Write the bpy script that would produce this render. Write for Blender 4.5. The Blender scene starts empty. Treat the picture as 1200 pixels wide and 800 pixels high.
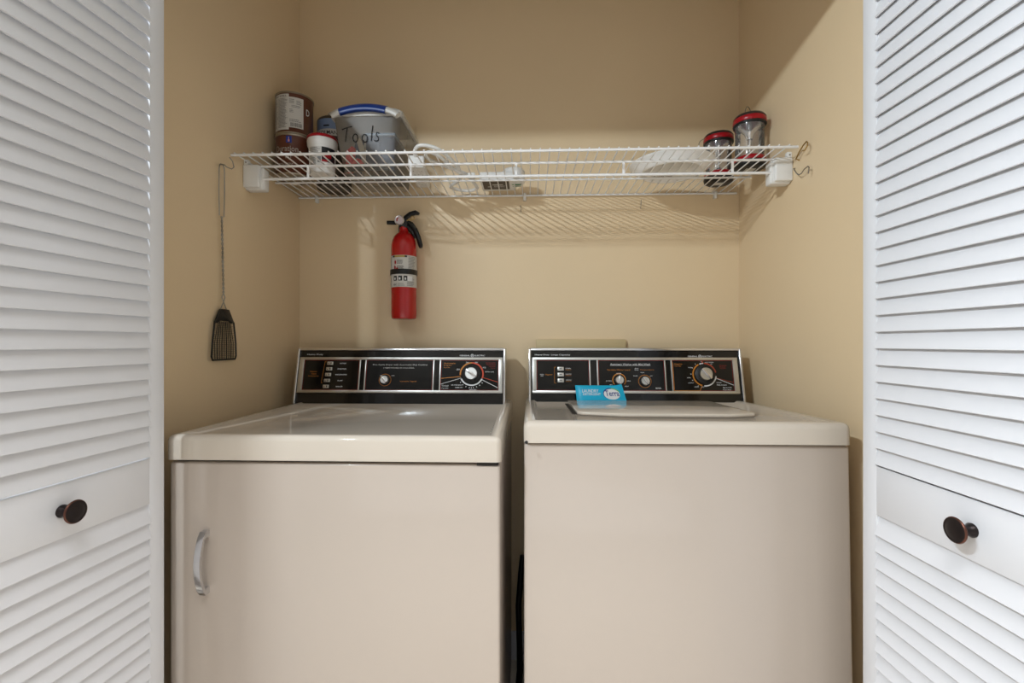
import bpy, bmesh, math, random, re
from mathutils import Vector, Matrix
C = bpy.context.collection
scene = bpy.context.scene
PI = math.pi
random.seed(7)
H = 1.09                                   # camera height above the floor

# ------------------------------------------------------------------ camera
cam_d = bpy.data.cameras.new('camera'); cam = bpy.data.objects.new('camera', cam_d); C.objects.link(cam)
cam_d.sensor_width = 36.0; cam_d.lens = 36.0 * 556 / 1200
cam_d.shift_y = 2 / 1200; cam_d.clip_start = 0.02
cam.location = (0, 0, H); cam.rotation_euler = (PI / 2, 0, math.atan(20 / 556))
scene.camera = cam
# ------------------------------------------------------------------ world, lights, exposure
w = bpy.data.worlds.new('world'); scene.world = w; w.use_nodes = True
w.node_tree.nodes['Background'].inputs[0].default_value = (0.80, 0.88, 1.0, 1)
w.node_tree.nodes['Background'].inputs[1].default_value = 0.6


def area(name, loc, aim, size, power, color, shape='SQUARE', size_y=None, spread=PI):
    d = bpy.data.lights.new(name, 'AREA'); d.shape = shape; d.size = size
    if size_y: d.size_y = size_y
    d.energy = power; d.color = color; d.spread = spread
    o = bpy.data.objects.new(name, d); C.objects.link(o); o.location = loc
    o.rotation_euler = (Vector(aim) - Vector(loc)).to_track_quat('-Z', 'Y').to_euler()
    return o


strip = area('lamp_light', (-0.94, -0.10, H + 1.0), (0, 0, 0), 0.34, 32.0, (0.80, 0.91, 1.0), 'RECTANGLE', 0.018)
strip.rotation_euler = Matrix(((0, -0.6, -0.8), (1, 0, 0), (0, -0.8, 0.6))).to_euler()
area('left_fill_light', (-1.86, -0.6, 1.05), (0, -0.4, 1.0), 1.4, 9.0, (0.86, 0.94, 1.0), 'RECTANGLE', 1.5)  # added side fill to brighten the right door; wall_west has no window
area('rear_fill_light', (0.0, -2.56, 0.62), (0.1, 0, 1.3), 3.0, 13.0, (0.90, 0.95, 1.0), 'RECTANGLE', 1.1)  # added low frontal fill behind the camera; wall_south has no opening
area('floor_bounce_fill', (0.1, -0.45, 2.40), (0.1, -0.45, 0), 1.2, 31.0, (0.95, 0.97, 1.0), spread=math.radians(92))  # added downward fill, no fixture; floor bounce lifts the upper closet
vs = scene.view_settings
scene.display_settings.display_device = 'sRGB'
vs.view_transform = 'Standard'; vs.look = 'None'; vs.gamma = 1.0; vs.use_curve_mapping = False
vs.exposure = -0.17


# ------------------------------------------------------------------ materials
def srgb(r, g, b):
    f = lambda c: (c / 255 / 12.92) if c / 255 <= 0.04045 else ((c / 255 + 0.055) / 1.055) ** 2.4
    return (f(r), f(g), f(b), 1)


def mat(name, col, rough=0.5, metal=0.0, bump=0.0, bscale=200.0, var=0.0, vscale=6.0, coat=0.0, spec=0.5, trans=0.0, ior=1.45, alpha=1.0):
    m = bpy.data.materials.new(name); m.use_nodes = True
    nt = m.node_tree; p = nt.nodes['Principled BSDF']
    p.inputs['Base Color'].default_value = col
    p.inputs['Roughness'].default_value = rough; p.inputs['Metallic'].default_value = metal
    p.inputs['Specular IOR Level'].default_value = spec; p.inputs['IOR'].default_value = ior
    p.inputs['Coat Weight'].default_value = coat; p.inputs['Coat Roughness'].default_value = 0.05
    p.inputs['Transmission Weight'].default_value = trans; p.inputs['Alpha'].default_value = alpha
    tc = nt.nodes.new('ShaderNodeTexCoord')
    if var > 0:
        n = nt.nodes.new('ShaderNodeTexNoise'); n.inputs['Scale'].default_value = vscale; n.inputs['Detail'].default_value = 4
        nt.links.new(tc.outputs['Object'], n.inputs['Vector'])
        r = nt.nodes.new('ShaderNodeMapRange'); r.inputs['From Min'].default_value = 0.3; r.inputs['From Max'].default_value = 0.7
        r.inputs['To Min'].default_value = 1 - var; r.inputs['To Max'].default_value = 1 + var
        nt.links.new(n.outputs['Fac'], r.inputs['Value'])
        h = nt.nodes.new('ShaderNodeHueSaturation'); h.inputs['Color'].default_value = col
        nt.links.new(r.outputs['Result'], h.inputs['Value']); nt.links.new(h.outputs['Color'], p.inputs['Base Color'])
    if bump > 0:
        n = nt.nodes.new('ShaderNodeTexNoise'); n.inputs['Scale'].default_value = bscale; n.inputs['Detail'].default_value = 3
        nt.links.new(tc.outputs['Object'], n.inputs['Vector'])
        b = nt.nodes.new('ShaderNodeBump'); b.inputs['Strength'].default_value = bump; b.inputs['Distance'].default_value = 0.002
        nt.links.new(n.outputs['Fac'], b.inputs['Height']); nt.links.new(b.outputs['Normal'], p.inputs['Normal'])
    return m


def clear_mat(name, tint, through=0.6, rough=0.3, glossy=0.12):
    """thin translucent plastic or glass: part of the light passes, part is scattered or mirrored"""
    m = bpy.data.materials.new(name); m.use_nodes = True; nt = m.node_tree
    out = nt.nodes['Material Output']; nt.nodes.remove(nt.nodes['Principled BSDF'])
    t = nt.nodes.new('ShaderNodeBsdfTransparent'); t.inputs[0].default_value = (0.96, 0.96, 0.96, 1)
    d = nt.nodes.new('ShaderNodeBsdfPrincipled'); d.inputs['Base Color'].default_value = tint; d.inputs['Roughness'].default_value = rough
    mx = nt.nodes.new('ShaderNodeMixShader'); mx.inputs[0].default_value = 1 - through
    nt.links.new(t.outputs[0], mx.inputs[1]); nt.links.new(d.outputs[0], mx.inputs[2])
    g = nt.nodes.new('ShaderNodeBsdfGlossy'); g.inputs['Roughness'].default_value = 0.06 if through > 0.86 else 0.4
    fr = nt.nodes.new('ShaderNodeFresnel'); fr.inputs['IOR'].default_value = 1.4
    m2 = nt.nodes.new('ShaderNodeMixShader')
    nt.links.new(fr.outputs[0], m2.inputs[0]); nt.links.new(mx.outputs[0], m2.inputs[1]); nt.links.new(g.outputs[0], m2.inputs[2])
    nt.links.new(m2.outputs[0], out.inputs['Surface'])
    return m


WALL = mat('tan_wall_paint', srgb(228, 204, 167), 0.42, bump=0.12, bscale=160, var=0.015, vscale=2.5)
WHITEWALL = mat('room_paint', srgb(222, 220, 217), 0.6, bump=0.05)
CEIL = mat('ceiling_paint', srgb(232, 230, 226), 0.8, bump=0.1)
FLOOR = mat('floor_vinyl', srgb(222, 212, 198), 0.5, var=0.12, vscale=12)
DOORW = mat('door_white_paint', srgb(218, 218, 221), 0.38, bump=0.06, bscale=90)
ALMOND = mat('almond_enamel', srgb(182, 169, 157), 0.30, bump=0.03, bscale=60, coat=0.28)
ALMOND_TOP = mat('almond_porcelain', srgb(200, 189, 175), 0.06, spec=0.16)
CHROME = mat('chrome', srgb(215, 215, 217), 0.14, 1.0)
STEEL = mat('brushed_aluminium', srgb(205, 204, 200), 0.33, 1.0, bump=0.04, bscale=500)
BLACK = mat('black_gloss', srgb(6, 6, 6), 0.12, coat=0.2)
PANEL = mat('black_panel', srgb(9, 8, 8), 0.13)
SATIN = mat('black_plastic', srgb(22, 22, 22), 0.4)
DARK = mat('dark_gap', srgb(30, 24, 20), 0.8)
WIREW = mat('white_vinyl_wire', srgb(232, 230, 228), 0.35)
WPLAST = mat('white_plastic', srgb(228, 226, 222), 0.38)
BRONZE = mat('oil_rubbed_bronze', srgb(44, 38, 38), 0.33, 0.75, var=0.15, vscale=60)
COPPER = mat('worn_copper_edge', srgb(92, 60, 50), 0.35, 0.8)
RED = mat('red_enamel', srgb(176, 3, 5), 0.24, coat=0.4)
REDPL = mat('red_plastic', srgb(158, 14, 26), 0.3)
TXTW = mat('print_white', srgb(225, 225, 225), 0.5)
TXTO = mat('print_orange', srgb(196, 124, 42), 0.5)
TXTR = mat('print_red', srgb(150, 40, 30), 0.5)
TXTK = mat('print_black', srgb(25, 25, 28), 0.5)
TXTG = mat('print_grey', srgb(120, 118, 115), 0.5)
GALV = mat('galvanised_wire', srgb(150, 145, 138), 0.35, 0.9)
BRASS = mat('brass_hook', srgb(170, 140, 80), 0.35, 0.9)
BROWN = mat('brown_can_lithograph', srgb(92, 50, 34), 0.28, var=0.1, vscale=30)
PAPER = mat('paper_label', srgb(205, 202, 196), 0.6)
TIN = mat('tin_metal', srgb(170, 160, 145), 0.3, 0.9)
BLUE = mat('blue_handle', srgb(8, 44, 112), 0.35)
CYAN = mat('cyan_film', srgb(10, 170, 208), 0.35, bump=0.25, bscale=120)
GLASS = clear_mat('clear_glass', srgb(225, 225, 225), 0.88, 0.2)
TOTE = clear_mat('clear_tote_plastic', srgb(218, 206, 190), 0.85, 0.5)
TOTE_RIM = clear_mat('frosted_tote_rim', srgb(222, 218, 210), 0.25, 0.4)


# ------------------------------------------------------------------ mesh helpers
class MB:
    def __init__(s): s.bm = bmesh.new(); s.mi = 0

    def _merge(s, tmp):
        me = bpy.data.meshes.new('tmp'); tmp.to_mesh(me); tmp.free()
        n = len(s.bm.faces); s.bm.from_mesh(me); s.bm.faces.ensure_lookup_table()
        for f in s.bm.faces[n:]: f.material_index = s.mi
        bpy.data.meshes.remove(me); return s

    def box(s, x0, x1, y0, y1, z0, z1, bev=0.0, seg=2, m=None):
        t = bmesh.new(); bmesh.ops.create_cube(t, size=1)
        for v in t.verts: v.co = Vector(((x0 + x1) / 2 + v.co.x * (x1 - x0), (y0 + y1) / 2 + v.co.y * (y1 - y0), (z0 + z1) / 2 + v.co.z * (z1 - z0)))
        if bev > 0: bmesh.ops.bevel(t, geom=t.edges[:], offset=bev, segments=seg, profile=0.5, affect='EDGES')
        if m is not None: bmesh.ops.transform(t, matrix=m, verts=t.verts)
        return s._merge(t)

    def poly(s, pts, vec, bev=0.0, seg=2, m=None):
        """closed outline extruded by vec"""
        t = bmesh.new(); vec = Vector(vec)
        a = [t.verts.new(p) for p in pts]; b = [t.verts.new(Vector(p) + vec) for p in pts]
        n = len(a); t.faces.new(a); t.faces.new(b[::-1])
        for i in range(n): t.faces.new((a[i], b[i], b[(i + 1) % n], a[(i + 1) % n]))
        bmesh.ops.recalc_face_normals(t, faces=t.faces)
        if bev > 0: bmesh.ops.bevel(t, geom=t.edges[:], offset=bev, segments=seg, profile=0.5, affect='EDGES')
        if m is not None: bmesh.ops.transform(t, matrix=m, verts=t.verts)
        return s._merge(t)

    def tube(s, pts, r, seg=8, closed=False, caps=True, flat=1.0):
        t = bmesh.new(); pts = [Vector(p) for p in pts]; n = len(pts); rings = []
        rr = r if isinstance(r, (list, tuple)) else [r] * n
        up = None
        for i, p in enumerate(pts):
            if closed: d = pts[(i + 1) % n] - pts[i - 1]
            else: d = pts[min(i + 1, n - 1)] - pts[max(i - 1, 0)]
            d.normalize()
            if up is None: up = d.orthogonal().normalized()
            else:
                up = up - d * up.dot(d); up = up.normalized() if up.length > 1e-6 else d.orthogonal().normalized()
            q = d.cross(up)
            rings.append([t.verts.new(p + (up * math.cos(2 * PI * k / seg) + q * math.sin(2 * PI * k / seg) * flat) * rr[i]) for k in range(seg)])
        for i in range(n if closed else n - 1):
            a, b = rings[i], rings[(i + 1) % n]
            for k in range(seg): t.faces.new((a[k], a[(k + 1) % seg], b[(k + 1) % seg], b[k]))
        if caps and not closed: t.faces.new(rings[0][::-1]); t.faces.new(rings[-1])
        bmesh.ops.recalc_face_normals(t, faces=t.faces)
        return s._merge(t)

    def lathe(s, prof, m=None, seg=40, a0=0.0, a1=2 * PI):
        """prof: list of (radius, height); revolved about local z, then placed by matrix m"""
        t = bmesh.new(); full = abs(a1 - a0 - 2 * PI) < 1e-6; n = seg if full else seg + 1; rings = []
        for r, z in prof:
            if r < 1e-7: rings.append([t.verts.new((0, 0, z))])
            else: rings.append([t.verts.new((r * math.cos(a0 + (a1 - a0) * k / seg), r * math.sin(a0 + (a1 - a0) * k / seg), z)) for k in range(n)])
        for a, b in zip(rings, rings[1:]):
            for k in range(seg):
                k2 = (k + 1) % n
                if len(a) == 1 and len(b) == 1: continue
                if len(a) == 1: t.faces.new((a[0], b[k], b[k2]))
                elif len(b) == 1: t.faces.new((a[k], a[k2], b[0]))
                else: t.faces.new((a[k], a[k2], b[k2], b[k]))
        bmesh.ops.recalc_face_normals(t, faces=t.faces)
        if m is not None: bmesh.ops.transform(t, matrix=m, verts=t.verts)
        return s._merge(t)

    def raw(s, verts, faces):
        t = bmesh.new(); vv = [t.verts.new(v) for v in verts]
        for f in faces:
            try: t.faces.new([vv[i] for i in f])
            except ValueError: pass
        return s._merge(t)


def T(x, y, z): return Matrix.Translation((x, y, z))
def R(a, ax): return Matrix.Rotation(a, 4, ax)


def props(o, label=None, cat=None, group=None, kind=None):
    if label: o['label'] = label
    if cat: o['category'] = cat
    if group: o['group'] = group
    if kind: o['kind'] = kind
    return o


def thing(name, loc, label, cat, group=None, rot=(0, 0, 0), kind=None):
    o = bpy.data.objects.new(name, None); C.objects.link(o); o.location = loc; o.rotation_euler = rot
    o.empty_display_size = 0.05
    return props(o, label, cat, group, kind)


def obj(name, mb, mats, parent=None, local=False, smooth=40, label=None, kind=None, mesh=None):
    if mesh is None:
        me = bpy.data.meshes.new(name); mb.bm.to_mesh(me); mb.bm.free()
        for m_ in (mats if isinstance(mats, (list, tuple)) else [mats]): me.materials.append(m_)
        if smooth:
            me.polygons.foreach_set('use_smooth', [True] * len(me.polygons)); me.set_sharp_from_angle(angle=math.radians(smooth))
    else: me = mesh
    o = bpy.data.objects.new(name, me); C.objects.link(o)
    if parent is not None:
        o.parent = parent
        if not local:
            M = Matrix.Identity(4); p = parent
            chain = []
            while p is not None: chain.append(p); p = p.parent
            for p in reversed(chain):
                M = M @ p.matrix_parent_inverse @ Matrix.LocRotScale(p.location, p.rotation_euler, None)
            o.matrix_parent_inverse = M.inverted()
    if label: o['label'] = label
    if kind: o['kind'] = kind
    elif re.search(r'lettering|marking|print$|_mark$|mesh_grid|_holes|handwriting|barcode|pinstripe|fine_print', name): o['kind'] = 'stuff'
    return o


def copy_tree(o, parent=None):
    c = o.copy(); C.objects.link(c); c.parent = parent
    for ch in list(o.children): copy_tree(ch, c)
    return c


_txt = {}
def text_geo(s, res=2):
    """outline mesh of a word: verts in the unit [0..w]x[0..h], faces, width, height"""
    if s in _txt: return _txt[s]
    cu = bpy.data.curves.new('t', 'FONT'); cu.body = s; cu.size = 1; cu.resolution_u = res; cu.fill_mode = 'FRONT'; cu.offset = 0.008
    o = bpy.data.objects.new('t', cu); C.objects.link(o)
    dg = bpy.context.evaluated_depsgraph_get(); dg.update()
    me = bpy.data.meshes.new_from_object(o.evaluated_get(dg))
    vs_ = [tuple(v.co) for v in me.vertices]; fs = [tuple(p.vertices) for p in me.polygons]
    bpy.data.objects.remove(o); bpy.data.curves.remove(cu); bpy.data.meshes.remove(me)
    x0 = min(v[0] for v in vs_); x1 = max(v[0] for v in vs_); y0 = min(v[1] for v in vs_); y1 = max(v[1] for v in vs_)
    out = ([(v[0] - x0, v[1] - y0) for v in vs_], fs, x1 - x0, y1 - y0)
    _txt[s] = out
    return out


def put_text(mb, s, a0, a1, b0, b1, f, shear=0.0):
    """word s stretched to the rectangle a0..a1, b0..b1 of the surface f(a, b)"""
    v, fs, w_, h_ = text_geo(s)
    mb.raw([f(a0 + (a1 - a0) * (x / w_) + shear * (y / h_), b0 + (b1 - b0) * (y / h_)) for x, y in v], fs)


def quad(mb, f, a0, a1, b0, b1, n=1):
    vs_ = []; fs = []
    for i in range(n + 1):
        a = a0 + (a1 - a0) * i / n; vs_ += [f(a, b0), f(a, b1)]
    for i in range(n): fs.append((2 * i, 2 * i + 2, 2 * i + 3, 2 * i + 1))
    mb.raw(vs_, fs)


def fine_print(mb, f, a0, a1, b0, b1, rows, rng, fill=0.93):
    """rows of illegible small print: word-length dashes"""
    dz = (b1 - b0) / rows
    for r in range(rows):
        b = b1 - (r + 0.75) * dz; a = a0; end = a0 + (a1 - a0) * (rng.uniform(0.7, 1.0) * fill)
        while a < end:
            w_ = (a1 - a0) * rng.uniform(0.05, 0.16); e = min(a + w_, end)
            quad(mb, f, a, e, b, b + dz * 0.45); a = e + (a1 - a0) * 0.022


# ================================================================== room shell
XL, XR, YB = -0.809, 0.7155, 1.645        # closet
YF0, YF1 = 0.885, 0.935                   # front wall of the closet
ZC = 2.44
RX0, RX1, RY0 = -1.9, 2.1, -2.6           # room in front of the closet
struct = lambda n, mb, m, label, cat, smooth=None: props(obj(n, mb, m, smooth=smooth), label, cat, None, 'structure')
struct('floor', MB().box(RX0 - 0.1, RX1 + 0.1, RY0 - 0.1, YB + 0.1, -0.06, 0), FLOOR, 'brown vinyl floor under the machines', 'floor')
struct('ceiling', MB().box(RX0 - 0.1, RX1 + 0.1, RY0 - 0.1, YB + 0.1, ZC, ZC + 0.08), CEIL, 'white ceiling above the closet and the room', 'ceiling')
struct('wall_back', MB().box(XL - 0.09, XR + 0.09, YB, YB + 0.1, 0, ZC), WALL, 'tan painted back wall of the laundry closet', 'wall')
struct('wall_left', MB().box(XL - 0.09, XL, YF1, YB, 0, ZC), WALL, 'tan painted left side wall of the laundry closet', 'wall')
struct('wall_right', MB().box(XR, XR + 0.09, YF1, YB, 0, ZC), WALL, 'tan painted right side wall of the laundry closet', 'wall')
ZH = H + 0.842                            # underside of the header
mb = MB(); mb.box(RX0, XL + 0.069, YF0 + 0.004, YF1, 0, ZC); mb.box(XR - 0.052, RX1, YF0 + 0.004, YF1, 0, ZC); mb.box(XL + 0.069, XR - 0.052, YF0 + 0.004, YF1, ZH, ZC)
struct('wall_front', mb, WHITEWALL, 'white wall around the closet opening, facing the room', 'wall')
struct('wall_west', MB().box(RX0 - 0.1, RX0, RY0, YF1, 0, ZC), WHITEWALL, 'white left wall of the room in front of the closet', 'wall')
struct('wall_east', MB().box(RX1, RX1 + 0.1, RY0, YF1, 0, ZC), WHITEWALL, 'white right wall of the room in front of the closet', 'wall')
struct('wall_south', MB().box(RX0, RX1, RY0 - 0.1, RY0, 0, ZC), WHITEWALL, 'white wall of the room behind the camera', 'wall')
struct('baseboard_back', MB().box(XL, XR, YB - 0.014, YB, 0, 0.095, 0.003), DOORW, 'white baseboard along the closet back wall', 'baseboard')
struct('baseboard_left', MB().box(XL, XL + 0.012, YF1, YB - 0.014, 0, 0.095, 0.003), DOORW, 'white baseboard along the closet left wall', 'baseboard')
struct('baseboard_right', MB().box(XR - 0.012, XR, YF1, YB - 0.014, 0, 0.095, 0.003), DOORW, 'white baseboard along the closet right wall', 'baseboard')


# ================================================================== bifold louvered doors
P_ = 0.0286
RT, RB = -0.2125, -0.2965                 # knob rail, heights relative to camera
ZD0, ZD1 = 0.02 - H, 0.80                # door bottom / top


def slat_mb(s, y0, y1):
    prof = [(0.0034, -0.0004), (0.0031, 0.0006), (-0.0050, 0.0318), (-0.0086, 0.0322), (-0.0098, 0.0305), (0.0000, -0.0012), (0.0030, -0.0012)]
    return MB().poly([(s * x, y0, z) for x, z in prof], (0, y1 - y0, 0))


def frame_mb(s, W, x_face, th):
    """stiles and top/bottom rails: list of (name, MB). Leaf runs from local y=0 (closet end) to y=-W."""
    sw = 0.033; a, b = sorted((s * x_face, s * (x_face - th)))
    z0, z1 = H + ZD0, H + ZD1
    return [('stile', MB().box(a, b, -sw, 0, z0, z1, 0.0015)), ('stile', MB().box(a, b, -W, -W + sw, z0, z1, 0.0015)),
            ('top_rail', MB().box(a, b, -W + sw, -sw, z1 - 0.07, z1, 0.0015)), ('bottom_rail', MB().box(a, b, -W + sw, -sw, z0, z0 + 0.13, 0.0015)),
            ('knob_rail', MB().box(a, b, -W + sw, -sw, H + RB, H + RT, 0.001))]


def bifold(name, s, loc, rz, W, knob_y, label, double=True):
    """s=+1: the door face looks to +x (left door), s=-1: to -x (right door)"""
    d = thing(name, loc, label, 'door', None, (0, 0, rz), 'structure')
    th = 0.028; sw = 0.033
    for n, m_ in frame_mb(s, W, 0.0, th): obj(n, m_, DOORW, d, True)
    base = slat_mb(s, -W + sw, -sw); first = None
    zs = []
    z = RT + 0.0045
    while z < ZD1 - 0.07 - 0.03: zs.append(z); z += P_
    z = RB - 0.0335
    while z > ZD0 + 0.13: zs.append(z); z -= P_
    for z in zs:
        if first is None: first = obj('slat', base, DOORW, d, True, 30); o = first
        else: o = first.copy(); C.objects.link(o); o.parent = d
        o.location = (0, 0, H + z)
    # folded second leaf behind, closet faces together
    if double:
      r = MB(); xo = -(th + 0.003)
      for n, m_ in frame_mb(s, W, xo, th):
          me = bpy.data.meshes.new('t'); m_.bm.to_mesh(me); m_.bm.free(); r.bm.from_mesh(me); bpy.data.meshes.remove(me)
      rl = obj('folded_leaf', r, DOORW, d, True)
      lm = MB()
      for z in zs:
          t = slat_mb(-s, -W + sw, -sw).bm
          bmesh.ops.translate(t, verts=t.verts, vec=(s * (xo - th), 0, H + z)); lm._merge(t)
      q = obj('louvers', lm, DOORW, d, True, 30, kind='stuff'); q.parent = rl
    # knob
    kz = H + (RT + RB) / 2
    km = Matrix.Translation((0, knob_y, kz)) @ R(s * PI / 2, 'Y')
    kn = obj('knob', MB().lathe([(0, 0), (0.0095, 0), (0.0098, 0.002), (0.0075, 0.005), (0.0062, 0.010), (0.0068, 0.014), (0.0105, 0.0175), (0.0150, 0.0195), (0.0172, 0.0215)], km, 40), BRONZE, d, True, 60)
    k2 = obj('knob_rim', MB().lathe([(0.0172, 0.0215), (0.0178, 0.0228), (0.0172, 0.0242), (0.0162, 0.0246)], km, 40), COPPER, d, True, 60); k2.parent = kn
    k3 = obj('knob_face', MB().lathe([(0.0162, 0.0246), (0.0155, 0.0242), (0.011, 0.0262), (0.005, 0.0274), (0, 0.0277)], km, 40), BRONZE, d, True, 60); k3.parent = kn
    return d


bifold('door_1', 1, (-0.698, 0.884, 0), -math.radians(3.0), 0.38, -0.190, 'grey-shaded white louvered bifold door folded open on the left', False)
bifold('door_2', -1, (0.6, 0.876, 0), math.radians(0.8), 0.42, -0.208, 'brightly lit white louvered bifold door folded open on the right')


# ================================================================== wire shelf
ZS = H + 0.509                            # rail centre height
ZTOP = ZS + 0.0070                        # top of the deck
X0, X1 = XL + 0.002, 0.698
sh = thing('wire_shelf', (0, YB, ZS), 'white vinyl-coated wire shelf spanning the closet above the machines', 'shelf')
def rail(name, x0, x1, y, z, r): return obj(name, MB().tube([(x0, y, z), (x1, y, z)], r, 10), WIREW, sh)
rail('front_rail', X0, X1, 1.258, ZS + 0.0005, 0.0036)
rail('rail', X0 + 0.03, XR - 0.03, 1.326, ZS - 0.006, 0.0034)
rail('rail', X0 + 0.03, XR - 0.03, 1.326, ZS - 0.042, 0.0040)
rail('rail', X0 + 0.002, XR - 0.035, 1.480, ZS - 0.0005, 0.0030)
rail('back_rail', X0, XR - 0.012, 1.636, ZS - 0.0005, 0.0034)
x = -0.796; wire = None
while x < X1 - 0.002:
    if wire is None: wire = o = obj('deck_wire', MB().tube([(0, 1.2535 - YB, 0), (0, 1.638 - YB, 0)], 0.0019, 6), WIREW, sh, True)
    else: o = wire.copy(); C.objects.link(o); o.parent = sh
    o.location = (x, 0, 0.0048)
    x += 0.0258
for x in (-0.627, -0.333, -0.036, 0.262, 0.559):
    obj('brace', MB().box(x - 0.0035, x + 0.0035, 1.3235, 1.3285, ZS - 0.044, ZS - 0.003, 0.0015), WIREW, sh)
for x in (-0.742, -0.015, 0.632):
    m_ = MB(); m_.box(x - 0.005, x + 0.005, 1.630, YB, ZS - 0.018, ZS + 0.006, 0.002)
    m_.lathe([(0, 0), (0.004, 0), (0.004, 0.003), (0, 0.003)], T(x, 1.630, ZS + 0.002) @ R(PI / 2, 'X'), 12)
    obj('wall_clip', m_, WPLAST, sh)
for sx, xw in ((1, XL), (-1, XR)):
    m_ = MB()
    a, b = sorted((xw, xw + sx * 0.047)); m_.box(a, b, 1.312, 1.336, ZS - 0.068, ZS - 0.004, 0.004, 3)
    a, b = sorted((xw, xw + sx * 0.056)); m_.box(a, b, 1.322, 1.352, ZS - 0.073, ZS - 0.010, 0.005, 3)
    a, b = sorted((xw, xw + sx * 0.014)); m_.box(a, b, 1.316, 1.330, ZS - 0.012, ZS + 0.012, 0.003, 2)
    br = obj('end_bracket', m_, WPLAST, sh)
    obj('screw', MB().lathe([(0, 0), (0.0022, 0), (0.002, 0.001), (0, 0.0012)], T(xw + sx * 0.007, 1.316, ZS + 0.003) @ R(PI / 2, 'X'), 10), GALV, br)


# ================================================================== appliances
def rounded_top(mb, x0, x1, y0, y1, z0, z1, bev, inset, rec, m=None):
    t = bmesh.new(); bmesh.ops.create_cube(t, size=1)
    for v in t.verts: v.co = Vector(((x0 + x1) / 2 + v.co.x * (x1 - x0), (y0 + y1) / 2 + v.co.y * (y1 - y0), (z0 + z1) / 2 + v.co.z * (z1 - z0)))
    top = [e for e in t.edges if not all(v.co.z < (z0 + z1) / 2 for v in e.verts)]
    bmesh.ops.bevel(t, geom=top, offset=bev, segments=5, profile=0.5, affect='EDGES')
    f = max((f for f in t.faces if f.normal.z > 0.99), key=lambda f: f.calc_area())
    bmesh.ops.inset_region(t, faces=[f], thickness=inset, depth=0)
    bmesh.ops.inset_region(t, faces=[f], thickness=0.010, depth=-rec)
    if m is not None: bmesh.ops.transform(t, matrix=m, verts=t.verts)
    return mb._merge(t)


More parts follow.
